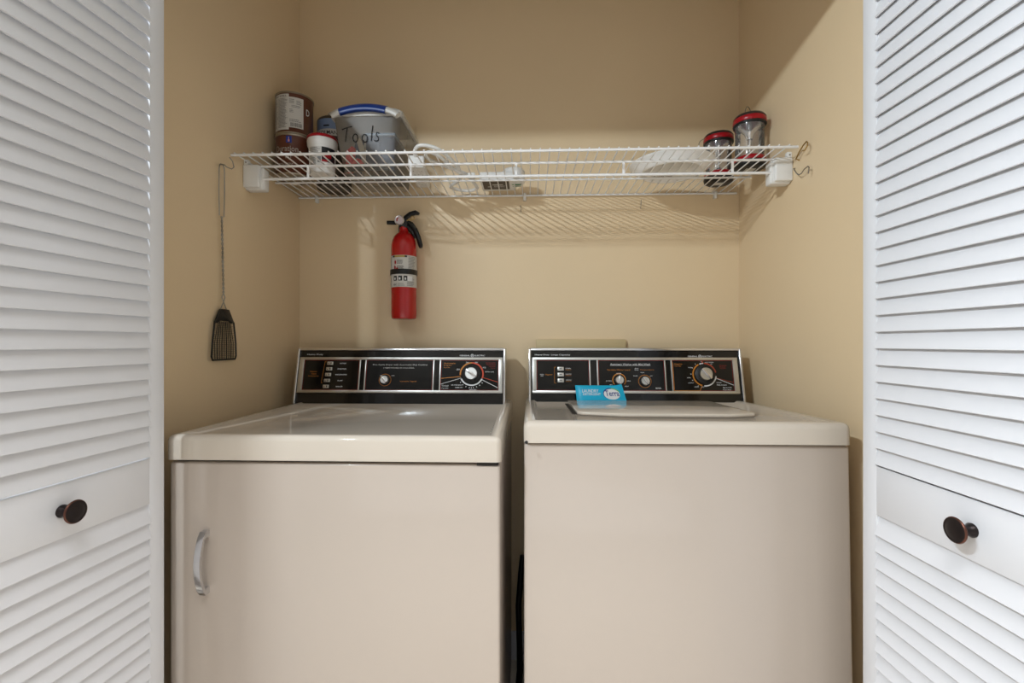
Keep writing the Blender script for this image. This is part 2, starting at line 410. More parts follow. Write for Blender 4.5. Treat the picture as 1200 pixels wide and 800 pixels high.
class Console:
    """slanted backsplash laid out in a face plane; X(x), Z(y) turn layout units (66 units = face height) into metres"""
    def __init__(s, parent, name, sx0, sx1, u0, u1, yb, zb, yt, zt):
        s.u0, s.u1, s.x0, s.x1 = u0, u1, sx0, sx1
        s.B = Vector((0, yb, zb)); d = Vector((0, yt - yb, zt - zb)); s.L = d.length; s.et = d.normalized()
        s.n = Vector((0, -s.et.z, s.et.y)); s.root = parent
        s.M = Matrix(((1, 0, 0, 0), (0, s.n.y, s.et.y, 0), (0, s.n.z, s.et.z, 0), (0, 0, 0, 1)))
        W = sx1 - sx0; L = s.L
        # body: black wedge
        prof = [s.p3(u0, 473, 0), s.p3(u0, 409, 0), Vector((sx0, yt + 0.055, zt - 0.004)), Vector((sx0, yt + 0.075, zb))]
        s.body = obj(name, MB().poly([(sx0 + 0.004, p.y, p.z) for p in prof], (W - 0.008, 0, 0)), BLACK, parent)
        # chrome end caps and top trim
        for xx, e in ((sx0, 0.0075), (sx1, -0.0075)):
            a = s.p3(u0, 473.5, 0.008); b = s.p3(u0, 408, 0.008); c_ = s.p3(u0, 406.8, 0.002)
            pts = [a, b, c_, Vector((0, yt + 0.058, zt)), Vector((0, yt + 0.078, zb))]
            s.sub('end_cap', MB().poly([(xx, p.y, p.z) for p in pts], (e, 0, 0), 0.0022, 3), CHROME)
        a = s.p3(u0, 410, 0.007); b = s.p3(u0, 407, 0.006); c_ = s.p3(u0, 406.6, 0.0)
        pts = [s.p3(u0, 410, -0.001), a, b, c_, Vector((0, yt + 0.056, zt)), Vector((0, yt + 0.056, zt - 0.004)), s.p3(u0, 408.6, -0.001)]
        s.sub('top_trim', MB().poly([(sx0 + 0.006, p.y, p.z) for p in pts], (W - 0.012, 0, 0), 0.0008, 2), CHROME)

    def X(s, x): return s.x0 + (x - s.u0) / (s.u1 - s.u0) * (s.x1 - s.x0)

    def Tt(s, y): return (473 - y) / 66 * s.L

    def p3(s, x, y, h=0.0): return Vector((s.X(x), 0, 0)) + s.B + s.et * s.Tt(y) + s.n * h

    def f(s, h): return lambda x, y: s.p3(x, y, h)

    def sub(s, name, mb, mats, smooth=40, label=None):
        return obj(name, mb, mats, s.body, False, smooth, label)

    def plate(s, mb, x0, x1, y0, y1, h0, h1, bev=0.0):
        m = Matrix.Identity(4)
        # local: x world, y normal, z up the face
        M = Matrix(((1, 0, 0, 0), (0, s.n.y, s.et.y, s.B.y), (0, s.n.z, s.et.z, s.B.z), (0, 0, 0, 1)))
        a, b = sorted((s.X(x0), s.X(x1))); c_, d = sorted((s.Tt(y0), s.Tt(y1)))
        mb.box(a, b, h0, h1, c_, d, bev, 2, M)
        return mb

    def frame(s, x0, x1, gaps, y0=418.3, y1=460.6):
        """silver frame with black bars; gaps = panel extents"""
        m_ = MB(); h = 0.006
        s.plate(m_, x0, x1, y0, y0 + 3.0, 0, h, 0.0008); s.plate(m_, x0, x1, y1 - 3.2, y1, 0, h, 0.0008)
        s.plate(m_, x0, gaps[0][0], y0 + 2, y1 - 2, 0, h, 0.0008); s.plate(m_, gaps[-1][1], x1, y0 + 2, y1 - 2, 0, h, 0.0008)
        for (a0, a1), (b0, b1) in zip(gaps, gaps[1:]):
            s.plate(m_, a1, a1 + 1.3, y0 + 2, y1 - 2, 0, h - 0.0012, 0.0004); s.plate(m_, b0 - 1.3, b0, y0 + 2, y1 - 2, 0, h - 0.0012, 0.0004)
        s.sub('silver_frame', m_, STEEL)
        for i, (a0, a1) in enumerate(gaps):
            s.sub('control_panel', s.plate(MB(), a0, a1, y0 + 2.9, y1 - 3.1, 0, 0.003), PANEL)
            m_ = MB(); g = s.f(0.0033); t = 0.35; c0, c1 = y0 + 3.3, y1 - 3.5; l, r = a0 + 0.5, a1 - 0.5
            quad(m_, g, l, r, c0, c0 + t); quad(m_, g, l, r, c1 - t, c1); quad(m_, g, l, l + t, c0, c1); quad(m_, g, r - t, r, c0, c1)
            s.sub('pinstripe', m_, TXTR, None)

    def words(s, items, m_, h=0.0034):
        q = MB(); g = s.f(h)
        for it in items: put_text(q, it[0], it[1], it[2], it[3] + it[4] / 2, it[3] - it[4] / 2, g)
        return s.sub('lettering', q, m_, None)

    def line(s, q, pts, w_, h=0.0034):
        for (xa, ya), (xb, yb) in zip(pts, pts[1:]):
            d = Vector((xb - xa, yb - ya)); n_ = Vector((-d.y, d.x)).normalized() * w_ / 2
            q.raw([s.p3(xa + n_.x, ya + n_.y, h), s.p3(xb + n_.x, yb + n_.y, h), s.p3(xb - n_.x, yb - n_.y, h), s.p3(xa - n_.x, ya - n_.y, h)], [(0, 1, 2, 3)])

    def arc(s, q, cx, cy, r, w_, d0, d1, h=0.0034):
        n = 20; vs_ = []; fs = []
        for i in range(n + 1):
            a = math.radians(d0 + (d1 - d0) * i / n)
            for rr in (r - w_ / 2, r + w_ / 2): vs_.append(s.p3(cx + rr * math.cos(a), cy - rr * math.sin(a), h))
        for i in range(n): fs.append((2 * i, 2 * i + 2, 2 * i + 3, 2 * i + 1))
        q.raw(vs_, fs)

    def mk(s, x, y, h=0.003):
        p = s.p3(x, y, h)
        ex = Vector((1, 0, 0)); ez = s.n; ey = s.et
        return Matrix(((ex.x, ey.x, ez.x, p.x), (ex.y, ey.y, ez.y, p.y), (ex.z, ey.z, ez.z, p.z), (0, 0, 0, 1)))

    def knob(s, x, y, r, ang, big=False):
        u = 0.00270; M = s.mk(x, y); R_ = r * u
        if big:
            s.sub('timer_dial', MB().lathe([(0, 0.0), (R_, 0), (R_, 0.005), (R_ * 0.94, 0.007), (0, 0.007)], M, 40), SATIN, 50)
            c_ = R_ * 0.62; z = 0.007
        else: c_ = R_ * 0.80; z = 0.0
        k = s.sub('knob', MB().lathe([(0, z), (c_, z), (c_, z + 0.010), (c_ * 0.93, z + 0.012), (0, z + 0.012)], M, 32), STEEL, 50)
        b = MB().box(-c_ * 1.02, c_ * 1.02, -c_ * 0.2, c_ * 0.2, z + 0.011, z + 0.019, 0.001, 2, M @ R(math.radians(ang), 'Z'))
        s.sub('knob_grip', b, CHROME)


def appliance_texts():
    # ------------------------------------------------ dryer
    dr = thing('clothes_dryer', (-0.40, 1.27, 0), 'almond clothes dryer with chrome pull handle, left of the two machines', 'dryer')
    x0, x1, yf = -0.745, -0.0555, 0.950
    cab = MB(); cab.box(x0 + 0.006, x1 - 0.004, yf + 0.022, 1.60, 0.02, H - 0.240, 0.004)
    obj('cabinet', cab, ALMOND, dr)
    obj('door', MB().box(x0 + 0.004, x1 - 0.003, yf + 0.002, yf + 0.024, 0.16, H - 0.2445, 0.006, 4), ALMOND, dr)
    obj('kick_panel', MB().box(x0 + 0.006, x1 - 0.004, yf + 0.006, yf + 0.024, 0.02, 0.152, 0.003), ALMOND, dr)
    m_ = MB(); rounded_top(m_, x0, x1, yf - 0.004, 1.60, H - 0.2385, H - 0.1885, 0.012, 0.012, 0.0035)
    obj('top_panel', m_, ALMOND_TOP, dr, smooth=50)
    obj('door_hinge', MB().box(-0.105, -0.062, yf + 0.0, yf + 0.02, H - 0.2460, H - 0.2385, 0.001), DARK, dr)
    for fx in (x0 + 0.06, x1 - 0.06):
        for fy in (1.02, 1.54): obj('foot', MB().lathe([(0, 0), (0.02, 0), (0.02, 0.012), (0.008, 0.014), (0.008, 0.022), (0, 0.022)], T(fx, fy, 0), 16), SATIN, dr)
    # handle: bowed chrome bar
    hx = -0.662; zt, zb = H - 0.383, H - 0.512; pts = []; n = 14
    prof_o = []; prof_i = []
    for i in range(n + 1):
        t = i / n; z = zb + (zt - zb) * t; bow = 0.010 + 0.019 * math.sin(PI * t) ** 0.7
        prof_o.append((z, yf - bow)); prof_i.append((z - (0.004 if t > 0.5 else -0.004) * 0, yf - bow + 0.0065))
    out = [(zb, yf + 0.003)] + prof_o + [(zt, yf + 0.003)]
    inn = [(zt - 0.013, yf + 0.003)] + [p for p in prof_i[::-1] if zb + 0.012 < p[0] < zt - 0.012] + [(zb + 0.013, yf + 0.003)]
    ol = out + inn
    # outline is concave: build as strip
    a = [(y, z) for z, y in out]; m_ = MB(); hw = 0.0062
    no = len(out); inner = []
    for i in range(no):
        z, y = out[i]; zz = min(max(z, zb + 0.013), zt - 0.013)
        t = (zz - zb) / (zt - zb); yy = yf - (0.010 + 0.019 * math.sin(PI * t) ** 0.7) + 0.0065
        if i in (0, no - 1): yy = yf + 0.003
        inner.append((zz, yy))
    vs_ = []; fs = []
    for (z, y), (zi, yi) in zip(out, inner): vs_ += [(hx - hw, y, z), (hx + hw, y, z), (hx + hw, yi, zi), (hx - hw, yi, zi)]
    for i in range(no - 1):
        for k in range(4): fs.append((4 * i + k, 4 * i + (k + 1) % 4, 4 * i + 4 + (k + 1) % 4, 4 * i + 4 + k))
    fs += [(0, 1, 2, 3), (4 * no - 1, 4 * no - 2, 4 * no - 3, 4 * no - 4)]
    m_.raw(vs_, fs); bmesh.ops.recalc_face_normals(m_.bm, faces=m_.bm.faces)
    obj('door_handle', m_, CHROME, dr, smooth=35, label='bowed chrome pull handle')
    # console
    c = Console(dr, 'console', -0.7520, -0.0745, 346, 592.5, 1.487, H - 0.1915, 1.526, H - 0.0165)
    c.frame(349.5, 589, [(355, 421), (429, 508), (517, 584.5)])
    c.words([('Heavy Duty', 357, 376, 414.8, 1.9), ('GENERAL', 538.5, 550.5, 415.8, 1.7), ('ELECTRIC', 556, 568, 415.8, 1.7)], TXTW, 0.0006)
    q = MB(); c.arc(q, 553.2, 415.8, 1.6, 0.5, 0, 360, 0.0006); c.line(q, [(552.2, 416.4), (553.2, 415.0), (554.2, 416.4)], 0.4, 0.0006); c.sub('emblem', q, TXTW, None, 'small round monogram emblem')
    ys = [425.6, 432.3, 439.1, 446.2, 453.2]
    for i, y in enumerate(ys):
        xx = 386.3 - i * 0.7
        c.sub('push_button', c.plate(MB(), xx - 3.4, xx + 3.4, y - 1.9, y + 1.9, 0.003, 0.007, 0.0006), STEEL)
    q = MB()
    for i, y in enumerate(ys):
        xx = 386.3 - i * 0.7; quad(q, c.f(0.0072), xx + 0.6, xx + 1.7, y - 1.1, y + 1.1); quad(q, c.f(0.0072), xx - 2.6, xx - 1.2, y + 0.2, y + 1.0)
    c.sub('button_mark', q, TXTK, None)
    lab = ['COTTONS', 'PERM PRESS', 'KNITS-DELICATES', 'FLUFF', 'EXTRA LOW']; hw = [3.8, 5.2, 6.8, 3.0, 3.8]
    c.words([(t, 401 - w_ - i * 0.5, 401 + w_ - i * 0.5, y, 1.3) for i, (t, y, w_) in enumerate(zip(lab, ys, hw))] +
            [('Five Cycle Dryer with Automatic Dry Control', 437, 501, 427.4, 2.0), ('3 TEMPS WITH END OF CYCLE SIGNAL', 449.5, 486, 431.0, 1.2),
             ('OFF', 446, 449, 440.2, 1.2), ('LOUD', 459.5, 463, 440.2, 1.2),
             ('Timed', 518.5, 526.5, 451.9, 1.6), ('Cycles', 518.5, 526.5, 454.7, 1.6), ('DE-WRINKLE', 530, 541.5, 451.0, 1.2), ('DAMP DRY', 534.5, 543.5, 453.9, 1.2),
             ('MINUTES', 551, 559, 456.4, 1.2), ('EXTRA CARE', 569, 579, 435.4, 1.1),
             ('LESS', 535.5, 539.5, 432.6, 1.6), ('DRY', 546.3, 549.8, 424.4, 1.6), ('DRY ', 556.7, 560.2, 424.4, 1.6), ('MORE', 566, 569.5, 430.3, 1.6)], TXTW)
    c.words([('Fabric', 363, 371, 435.5, 1.4), ('Care', 364.5, 370.5, 438.1, 1.4), ('Selections', 361, 373.5, 440.7, 1.4),
             ('Variable Signal', 469.5, 489, 447.0, 1.9),
             ('Automatic', 520.5, 534, 425.2, 1.7), ('Regular', 520.5, 530, 427.9, 1.5), ('Cycle', 520.5, 527.5, 430.4, 1.5)], TXTO)
    c.words([('Automatic', 569, 580.5, 424.6, 1.2), ('Perm Press', 570, 581, 426.7, 1.2), ('And Knits', 573, 580.5, 428.9, 1.2), ('Cycle', 575.5, 580.5, 431.1, 1.2)], TXTR)
    q = MB(); c.line(q, [(379.3, 423.6), (380.6, 423.6)], 0.4)
    c.line(q, [(381.5, 423.8), (379.6, 423.8), (377.2, 449), (378.8, 449)], 0.35); c.line(q, [(517.5, 443.3), (540.5, 440.9)], 0.7)
    c.arc(q, 553.2, 438, 13.2, 1.7, 90, 185); c.arc(q, 452.3, 445.3, 7.0, 0.5, 0, 360); c.sub('orange_marking', q, TXTO, None)
    q = MB(); c.arc(q, 553.2, 438, 13.2, 1.7, -22, 90); c.line(q, [(565.8, 442), (583.5, 447.4)], 0.5); c.sub('red_marking', q, mat('print_bright_red', srgb(205, 70, 35), 0.5), None)
    q = MB(); c.arc(q, 553.2, 438, 13.2, 1.7, 205, 335); c.line(q, [(517.5, 450), (541, 442.8)], 0.5); c.line(q, [(565, 444.6), (583.5, 454)], 0.6)
    for a in (218, 232, 247, 262, 270, 278, 292, 306, 320):
        ca, sa = math.cos(math.radians(a)), math.sin(math.radians(a)); c.line(q, [(553.2 + 15.6 * ca, 438 - 15.6 * sa), (553.2 + 16.8 * ca, 438 - 16.8 * sa)], 0.7)
    c.sub('white_marking', q, TXTW, None)
    c.knob(452.3, 445.3, 5.9, 130); c.knob(553.2, 438.2, 11.6, 142, True)
    # ------------------------------------------------ washer
    wa = thing('washing_machine', (0.33, 1.28, 0), 'almond top-loading washing machine, right of the two machines', 'washing machine')
    x0, x1, yf = -0.0115, 0.6685, 0.985
    tilt = T(0, yf, 0.02) @ R(-0.026, 'X') @ T(0, -yf, -0.02)
    m_ = MB(); m_.box(x0 + 0.001, x1 - 0.002, yf + 0.004, 1.59, 0.02, H - 0.213, 0.006, 3, tilt); obj('cabinet', m_, ALMOND, wa)
    m_ = MB(); rounded_top(m_, x0, x1, yf - 0.003, 1.605, H - 0.2108, H - 0.1655, 0.014, 0.020, 0.005, tilt); obj('top_panel', m_, ALMOND_TOP, wa, smooth=50)
    m_ = MB(); m_.lathe([(0, 0), (0.0035, 0), (0.0035, 0.0015), (0, 0.002)], T(x0 + 0.006, yf - 0.004, H - 0.2045) @ R(PI / 2, 'X'), 12); obj('corner_chip', m_, SATIN, wa, label='small dark chip at the corner of the top')
    # lid
    zl = H - 0.1705
    pl = [(0.118, 1.150), (0.128, 1.135), (0.215, 1.106), (0.235, 1.102), (0.470, 1.102), (0.490, 1.106), (0.535, 1.122), (0.545, 1.140), (0.545, 1.435), (0.118, 1.435)]
    m_ = MB(); m_.poly([(a, b, zl) for a, b in pl], (0, 0, 0.008), 0.003, 3, tilt); obj('lid', m_, ALMOND_TOP, wa, smooth=50)
    m_ = MB(); m_.box(0.107, 0.1175, 1.15, 1.40, zl, zl + 0.0015, 0, 1, tilt); obj('lid_gap', m_, DARK, wa)
    for fx in (x0 + 0.06, x1 - 0.06):
        for fy in (1.05, 1.53): obj('foot', MB().lathe([(0, 0), (0.02, 0), (0.02, 0.012), (0.008, 0.014), (0.008, 0.022), (0, 0.022)], T(fx, fy, 0), 16), SATIN, wa)
    c = Console(wa, 'console', -0.0015, 0.6665, 620.5, 871.5, 1.487, H - 0.1905, 1.526, H - 0.0165)
    c.frame(625, 866, [(630, 692.5), (703, 781), (790, 860.5)])
    c.words([('Heavy Duty', 628, 645.5, 415, 2.1), ('Large Capacity', 647.5, 670.5, 415, 2.1), ('GENERAL', 809.5, 821, 416.6, 1.7), ('ELECTRIC', 826.5, 838.5, 416.6, 1.7)], TXTW, 0.0006)
    q = MB(); c.arc(q, 823.8, 416.6, 1.6, 0.5, 0, 360, 0.0006); c.line(q, [(822.8, 417.2), (823.8, 415.8), (824.8, 417.2)], 0.4, 0.0006); c.sub('emblem', q, TXTW, None, 'small round monogram emblem')
    ys = [432.0, 438.8, 445.7]
    for y in ys: c.sub('push_button', c.plate(MB(), 655.0, 662.2, y - 2.2, y + 2.2, 0.003, 0.0085, 0.0006), STEEL)
    q = MB()
    for y in ys: quad(q, c.f(0.0087), 657, 660, y - 0.9, y + 0.6)
    c.sub('button_mark', q, TXTG, None)
    c.words([('NORMAL', 664.5, 671, ys[0] - 0.7, 1.1), ('GENTLE', 664.5, 671, ys[1] - 0.7, 1.1), ('GENTLE ', 664.5, 671, ys[2] - 0.7, 1.1), ('WASH', 634, 638.5, 438.6, 1.3), ('SPIN', 634.8, 637.8, 440.4, 0.9),
             ('Automatic Washer with Mini-Wash', 717.5, 764.5, 426.3, 2.0), ('WATER', 724, 730, 437.2, 1.2), ('EX SMALL', 712, 719, 445.9, 1.1), ('LARGE', 736, 740.5, 445.9, 1.1), ('MINI', 716, 719, 450.4, 1.0), ('WASH', 715, 720, 452.2, 1.0),
             ('RESET', 733.5, 738, 452.2, 1.1), ('Wash', 746, 750.5, 431.2, 1.2), ('Rinse', 746, 750.5, 432.9, 1.1), ('COLD', 752.5, 757, 436, 1.0), ('WARM', 744, 749, 440, 1.0), ('HOT', 763.5, 766.5, 440, 1.0),
             ('MODEL', 769.5, 776, 454.3, 1.6), ('COTTON', 828.5, 838.5, 423.9, 1.1), ('SPIN', 835, 837, 425.8, 0.9), ('WASH ', 808.5, 813, 430, 1.1), ('NORMAL', 806.5, 811, 441.9, 1.0), ('LIGHT', 807.5, 814, 448, 1.0),
             ('WASH', 814.5, 819, 452.6, 1.0), ('SPIN', 822.5, 825.5, 452.6, 1.0), ('SOAK', 840, 846, 447.6, 1.1), ('PRE-WASH', 840.5, 851.5, 450.3, 1.1), ('Special', 847, 856.8, 453.4, 1.5), ('Cycles', 847, 856.4, 455.9, 1.3)], TXTW)
    c.words([('Signal', 640.5, 648.5, 438.8, 1.6), ('FABRICS', 664.5, 671, ys[0] + 0.9, 0.9), ('FABRICS', 664.5, 671, ys[1] + 0.9, 0.9), ('KNITS', 664.5, 671, ys[2] + 0.9, 0.9),
             ('Variable Water Level', 713.5, 740.5, 432.9, 1.6), ('Temperature', 752, 768.5, 432.9, 1.5), ('Regular', 793, 802.5, 426, 1.6), ('Cycles', 793, 800.5, 428.3, 1.4)], TXTO)
    c.words([('Permanent', 845.5, 853.5, 427.5, 1.1), ('Press', 845.5, 852, 429.3, 1.0), ('Cycles', 845.5, 852.5, 431, 1.0)], TXTR)
    q = MB(); c.line(q, [(653.4, 429.8), (651.2, 429.8), (651.2, 448.5), (653.2, 448.5)], 0.35); c.arc(q, 727.3, 445, 7.6, 1.1, -40, 220); c.arc(q, 757.2, 446.3, 7.4, 0.5, 0, 360)
    c.arc(q, 827, 438.2, 13.2, 1.6, 118, 255); c.line(q, [(791, 457), (820.5, 457), (823.5, 450.5)], 0.5); c.line(q, [(791, 424), (791, 457)], 0.5); c.sub('orange_marking', q, TXTO, None)
    q = MB(); c.arc(q, 827, 438.2, 13.2, 1.6, 10, 88); c.line(q, [(825, 425), (826, 422.3)], 1.2); c.line(q, [(840.5, 442.2), (859, 447.2)], 0.4); c.sub('red_marking', q, mat('print_rust', srgb(165, 65, 40), 0.5), None)
    q = MB(); c.arc(q, 827, 438.2, 13.2, 1.5, 265, 352); c.arc(q, 827, 438.2, 13.2, 1.2, 92, 112); c.line(q, [(840.5, 442.6), (860, 450.5)], 0.5); c.line(q, [(717.5, 427.9), (764.5, 427.9)], 0.25)
    for a in (100, 128, 150, 178, 205, 238): 
        ca, sa = math.cos(math.radians(a)), math.sin(math.radians(a)); c.line(q, [(827 + 15 * ca, 438.2 - 15 * sa), (827 + 16.2 * ca, 438.2 - 16.2 * sa)], 0.6)
    c.sub('white_marking', q, TXTW, None)
    c.knob(727.3, 445.3, 5.9, 92); c.knob(757.2, 446.3, 6.1, 128); c.knob(827, 438.2, 11.8, 132, True)
    return dr, wa


appliance_texts()

# ------------------------------------------------------------------ detergent sachet leaning on the washer console
mb = MB()
Sx0, Sx1, Sy, Sz = 0.146, 0.299, 1.462, H - 0.1826
nx, nz = 26, 12; vs_ = []; fs = []
def sach(u, v, side):
    """pillow-shaped sachet: u along, v up, side +1 front"""
    hgt = 0.052 + 0.004 * (u > 0.86) * ((u - 0.86) / 0.14)
    x_ = Sx0 + (Sx1 - Sx0 - 0.014 * v) * u - 0.0045 * v * (1 - u) * 1.0 + 0.001
    puff = 0.0065 * max(0.0, math.sin(PI * min(max((u - 0.06) / 0.88, 0), 1))) ** 0.6 * max(0.0, math.sin(PI * v)) ** 0.7
    z_ = v * hgt
    y_ = Sy + v * 0.017 - side * puff + 0.0012 * math.sin(u * 40) * (u > 0.9 or u < 0.08)
    return (x_, y_ - side * 0.0004, Sz + z_)
for side in (1, -1):
    b = len(vs_)
    for j in range(nz + 1):
        for i in range(nx + 1): vs_.append(sach(i / nx, j / nz, side))
    for j in range(nz):
        for i in range(nx):
            q = (b + j * (nx + 1) + i, b + j * (nx + 1) + i + 1, b + (j + 1) * (nx + 1) + i + 1, b + (j + 1) * (nx + 1) + i); fs.append(q if side == 1 else q[::-1])
for i in range(nx):      # close top and bottom edges
    for j in (0, nz):
        o_ = j * (nx + 1); n1 = (nx + 1) * (nz + 1); fs.append((o_ + i, o_ + i + 1, n1 + o_ + i + 1, n1 + o_ + i))
for j in range(nz):
    for i in (0, nx):
        a = j * (nx + 1) + i; b2 = (j + 1) * (nx + 1) + i; n1 = (nx + 1) * (nz + 1); fs.append((a, b2, n1 + b2, n1 + a))
mb.raw(vs_, fs); bmesh.ops.recalc_face_normals(mb.bm, faces=mb.bm.faces)
sachet = obj('detergent_sachet', mb, CYAN, smooth=70)
props(sachet, 'bright blue laundry detergent sachet propped against the washer console', 'sachet')
def sf(h): return lambda u, v: Vector(sach(u, v, 1)) + Vector((0, -h, 0))
q = MB(); put_text(q, 'LAUNDRY', 0.13, 0.47, 0.60, 0.78, sf(0.0006), 0.01); put_text(q, 'DETERGENT', 0.14, 0.50, 0.44, 0.57, sf(0.0006), 0.01)
obj('lettering', q, TXTW, sachet, smooth=None)
def ell(q, cu, cv, ru, rv, h, a0=0, a1=360, inner=0.0):
    n = 36; v_ = []; f_ = []
    for i in range(n + 1):
        a = math.radians(a0 + (a1 - a0) * i / n)
        v_ += [sf(h)(cu + ru * inner * math.cos(a), cv + rv * inner * math.sin(a)), sf(h)(cu + ru * math.cos(a), cv + rv * math.sin(a))]
    for i in range(n): f_.append((2 * i, 2 * i + 1, 2 * i + 3, 2 * i + 2))
    q.raw(v_, f_)
NAVY = mat('print_navy', srgb(20, 50, 130), 0.5); LIME = mat('print_lime', srgb(130, 190, 60), 0.5)
q = MB(); ell(q, 0.735, 0.50, 0.165, 0.30, 0.0009, inner=0.0); obj('logo_ground', q, TXTW, sachet, smooth=None)
q = MB(); ell(q, 0.735, 0.52, 0.178, 0.34, 0.0008, 85, 215, 0.86); put_text(q, 'Terra', 0.60, 0.885, 0.40, 0.72, sf(0.0018)); obj('logo_lettering', q, NAVY, sachet, smooth=None)
q = MB(); ell(q, 0.735, 0.52, 0.178, 0.34, 0.0008, 20, 85, 0.88); obj('logo_accent', q, LIME, sachet, smooth=None)

# ------------------------------------------------------------------ beige board on the back wall, hose between machines
props(obj('wall_board', MB().box(0.024, 0.330, YB - 0.016, YB, H - 0.165, H + 0.013, 0.002), mat('cream_board', srgb(205, 183, 138), 0.5, var=0.03)), 'cream board on the back wall showing just above the washer console', 'board')
m_ = MB(); m_.tube([(-0.022, 1.632, 0.36), (-0.028, 1.626, 0.30), (-0.036, 1.61, 0.20), (-0.032, 1.60, 0.06), (-0.03, 1.54, 0.03), (-0.034, 1.44, 0.026)], 0.010, 12)
props(obj('drain_hose', m_, SATIN), 'dark hose hanging in the gap between the two machines', 'hose')

# ================================================================== fire extinguisher
EX, EY = -0.4235, 1.5925
ex = thing('fire_extinguisher', (EX, YB, H + 0.08), 'small red fire extinguisher hung on the back wall above the dryer', 'fire extinguisher')
A = T(EX, EY, H)
r = 0.0425
obj('cylinder', MB().lathe([(0, 0.081), (r * 0.86, 0.081), (r * 0.95, 0.083), (r * 0.985, 0.090), (r, 0.10), (r, 0.318), (r * 0.985, 0.331), (r * 0.92, 0.346), (r * 0.80, 0.358), (r * 0.6, 0.368), (r * 0.40, 0.374), (0.0145, 0.380), (0.0145, 0.392), (0, 0.392)], A, 48), RED, ex, smooth=50)
cyl = lambda rr: (lambda a, z: Vector((EX + rr * math.sin(a), EY - rr * math.cos(a), H + z)))
q = MB(); quad(q, cyl(r + 0.0004), -1.75, 1.75, 0.186, 0.291, 32); lb = obj('label', q, PAPER, ex, smooth=60, label='white printed paper label')
rng = random.Random(3)
q = MB(); g = cyl(r + 0.0009)
quad(q, g, -0.72, -0.5, 0.284, 0.290, 3); quad(q, g, 0.32, 0.5, 0.284, 0.290, 3)
for a in (-0.60, -0.18, 0.24): quad(q, g, a, a + 0.3, 0.2065, 0.2225, 4)
put_text(q, 'ABC', -0.66, -0.28, 0.1905, 0.197, g)
fine_print(q, g, -0.28, 0.36, 0.262, 0.276, 4, rng); fine_print(q, g, -0.28, 0.30, 0.244, 0.257, 4, rng)
obj('black_print', q, TXTK, lb, smooth=None)
q = MB(); g2 = cyl(r + 0.0013)
for a in (-0.52, -0.12, 0.31): quad(q, g2, a, a + 0.12, 0.2095, 0.2170, 2)
quad(q, g2, 0.52, 0.95, 0.206, 0.222, 4)
obj('picture_mark', q, TXTW, lb, smooth=None)
q = MB(); quad(q, g, -0.5, 0.32, 0.284, 0.290, 6); obj('yellow_strip', q, mat('print_yellow', srgb(170, 150, 70), 0.5), lb, smooth=None)
q = MB(); fine_print(q, g, 0.6, 1.3, 0.244, 0.288, 11, rng); fine_print(q, g, 0.5, 1.2, 0.189, 0.222, 8, rng); fine_print(q, g, -1.35, -0.85, 0.189, 0.288, 20, rng); fine_print(q, g, -0.2, 0.4, 0.189, 0.199, 3, rng)
obj('grey_print', q, TXTG, lb, smooth=None)
q = MB()
for a, z in ((-0.52, 0.266), (-0.55, 0.249), (-0.36, 0.243)):
    quad(q, g, a, a + 0.16, z - 0.003, z + 0.006, 2); quad(q, g, a + 0.04, a + 0.1, z - 0.006, z + 0.009, 2)
obj('red_print', q, REDPL, lb, smooth=None)
obj('strap', MB().lathe([(r + 0.0006, 0.2285), (r + 0.0028, 0.2285), (r + 0.0028, 0.2455), (r + 0.0006, 0.2455)], A, 48), SATIN, ex)
obj('wall_bracket', MB().box(EX - 0.012, EX + 0.012, EY + r - 0.001, YB, H + 0.18, H + 0.34, 0.002), SATIN, ex)
m_ = MB(); m_.box(EX - 0.013, EX + 0.015, EY - 0.014, EY + 0.014, H + 0.388, H + 0.420, 0.004); m_.box(EX - 0.018, EX - 0.008, EY - 0.005, EY + 0.012, H + 0.372, H + 0.398, 0.003)
m_.tube([(EX + 0.012, EY, H + 0.392), (EX + 0.028, EY, H + 0.376), (EX + 0.038, EY, H + 0.355)], [0.008, 0.007, 0.004], 8)
obj('valve_head', m_, SATIN, ex)
obj('nozzle', MB().tube([(EX - 0.008, EY - 0.004, H + 0.4065), (EX - 0.056, EY - 0.004, H + 0.4075)], 0.0068, 14), SATIN, ex)
gm = T(EX - 0.010, EY - 0.014, H + 0.411) @ R(PI / 2, 'X')
ga = obj('gauge', MB().lathe([(0, 0), (0.0165, 0), (0.0165, 0.007), (0.015, 0.0085), (0.0135, 0.008)], gm, 32), CHROME, ex)
obj('gauge_dial', MB().lathe([(0, 0.0078), (0.0137, 0.0078)], gm, 32), mat('gauge_face', srgb(205, 190, 190), 0.25, coat=0.5), ga)
obj('gauge_mark', MB().lathe([(0.006, 0.0082), (0.010, 0.0082)], gm, 16, 2.0, 3.6), REDPL, ga)
up = [(-0.002, 0.415), (0.006, 0.425), (0.022, 0.436), (0.040, 0.4415), (0.052, 0.437)]
obj('upper_lever', MB().tube([(EX + a, EY, H + b) for a, b in up], [0.006, 0.0075, 0.0085, 0.0078, 0.004], 10, flat=1.3), SATIN, ex)
lo = [(0.010, 0.410), (0.024, 0.402), (0.038, 0.383), (0.050, 0.355), (0.057, 0.330), (0.0585, 0.322)]
obj('lower_lever', MB().tube([(EX + a, EY, H + b) for a, b in lo], [0.006, 0.0085, 0.0085, 0.008, 0.0072, 0.005], 10, flat=1.3), SATIN, ex)
m_ = MB(); m_.tube([(EX + 0.010, EY - 0.012, H + 0.412), (EX + 0.040, EY - 0.012, H + 0.417)], 0.0016, 6); m_.tube([(EX + 0.032 + 0.006 * math.cos(t), EY - 0.012, H + 0.421 + 0.006 * math.sin(t)) for t in [k * PI / 6 for k in range(12)]], 0.0011, 6, True)
obj('safety_pin', m_, BRASS, ex)

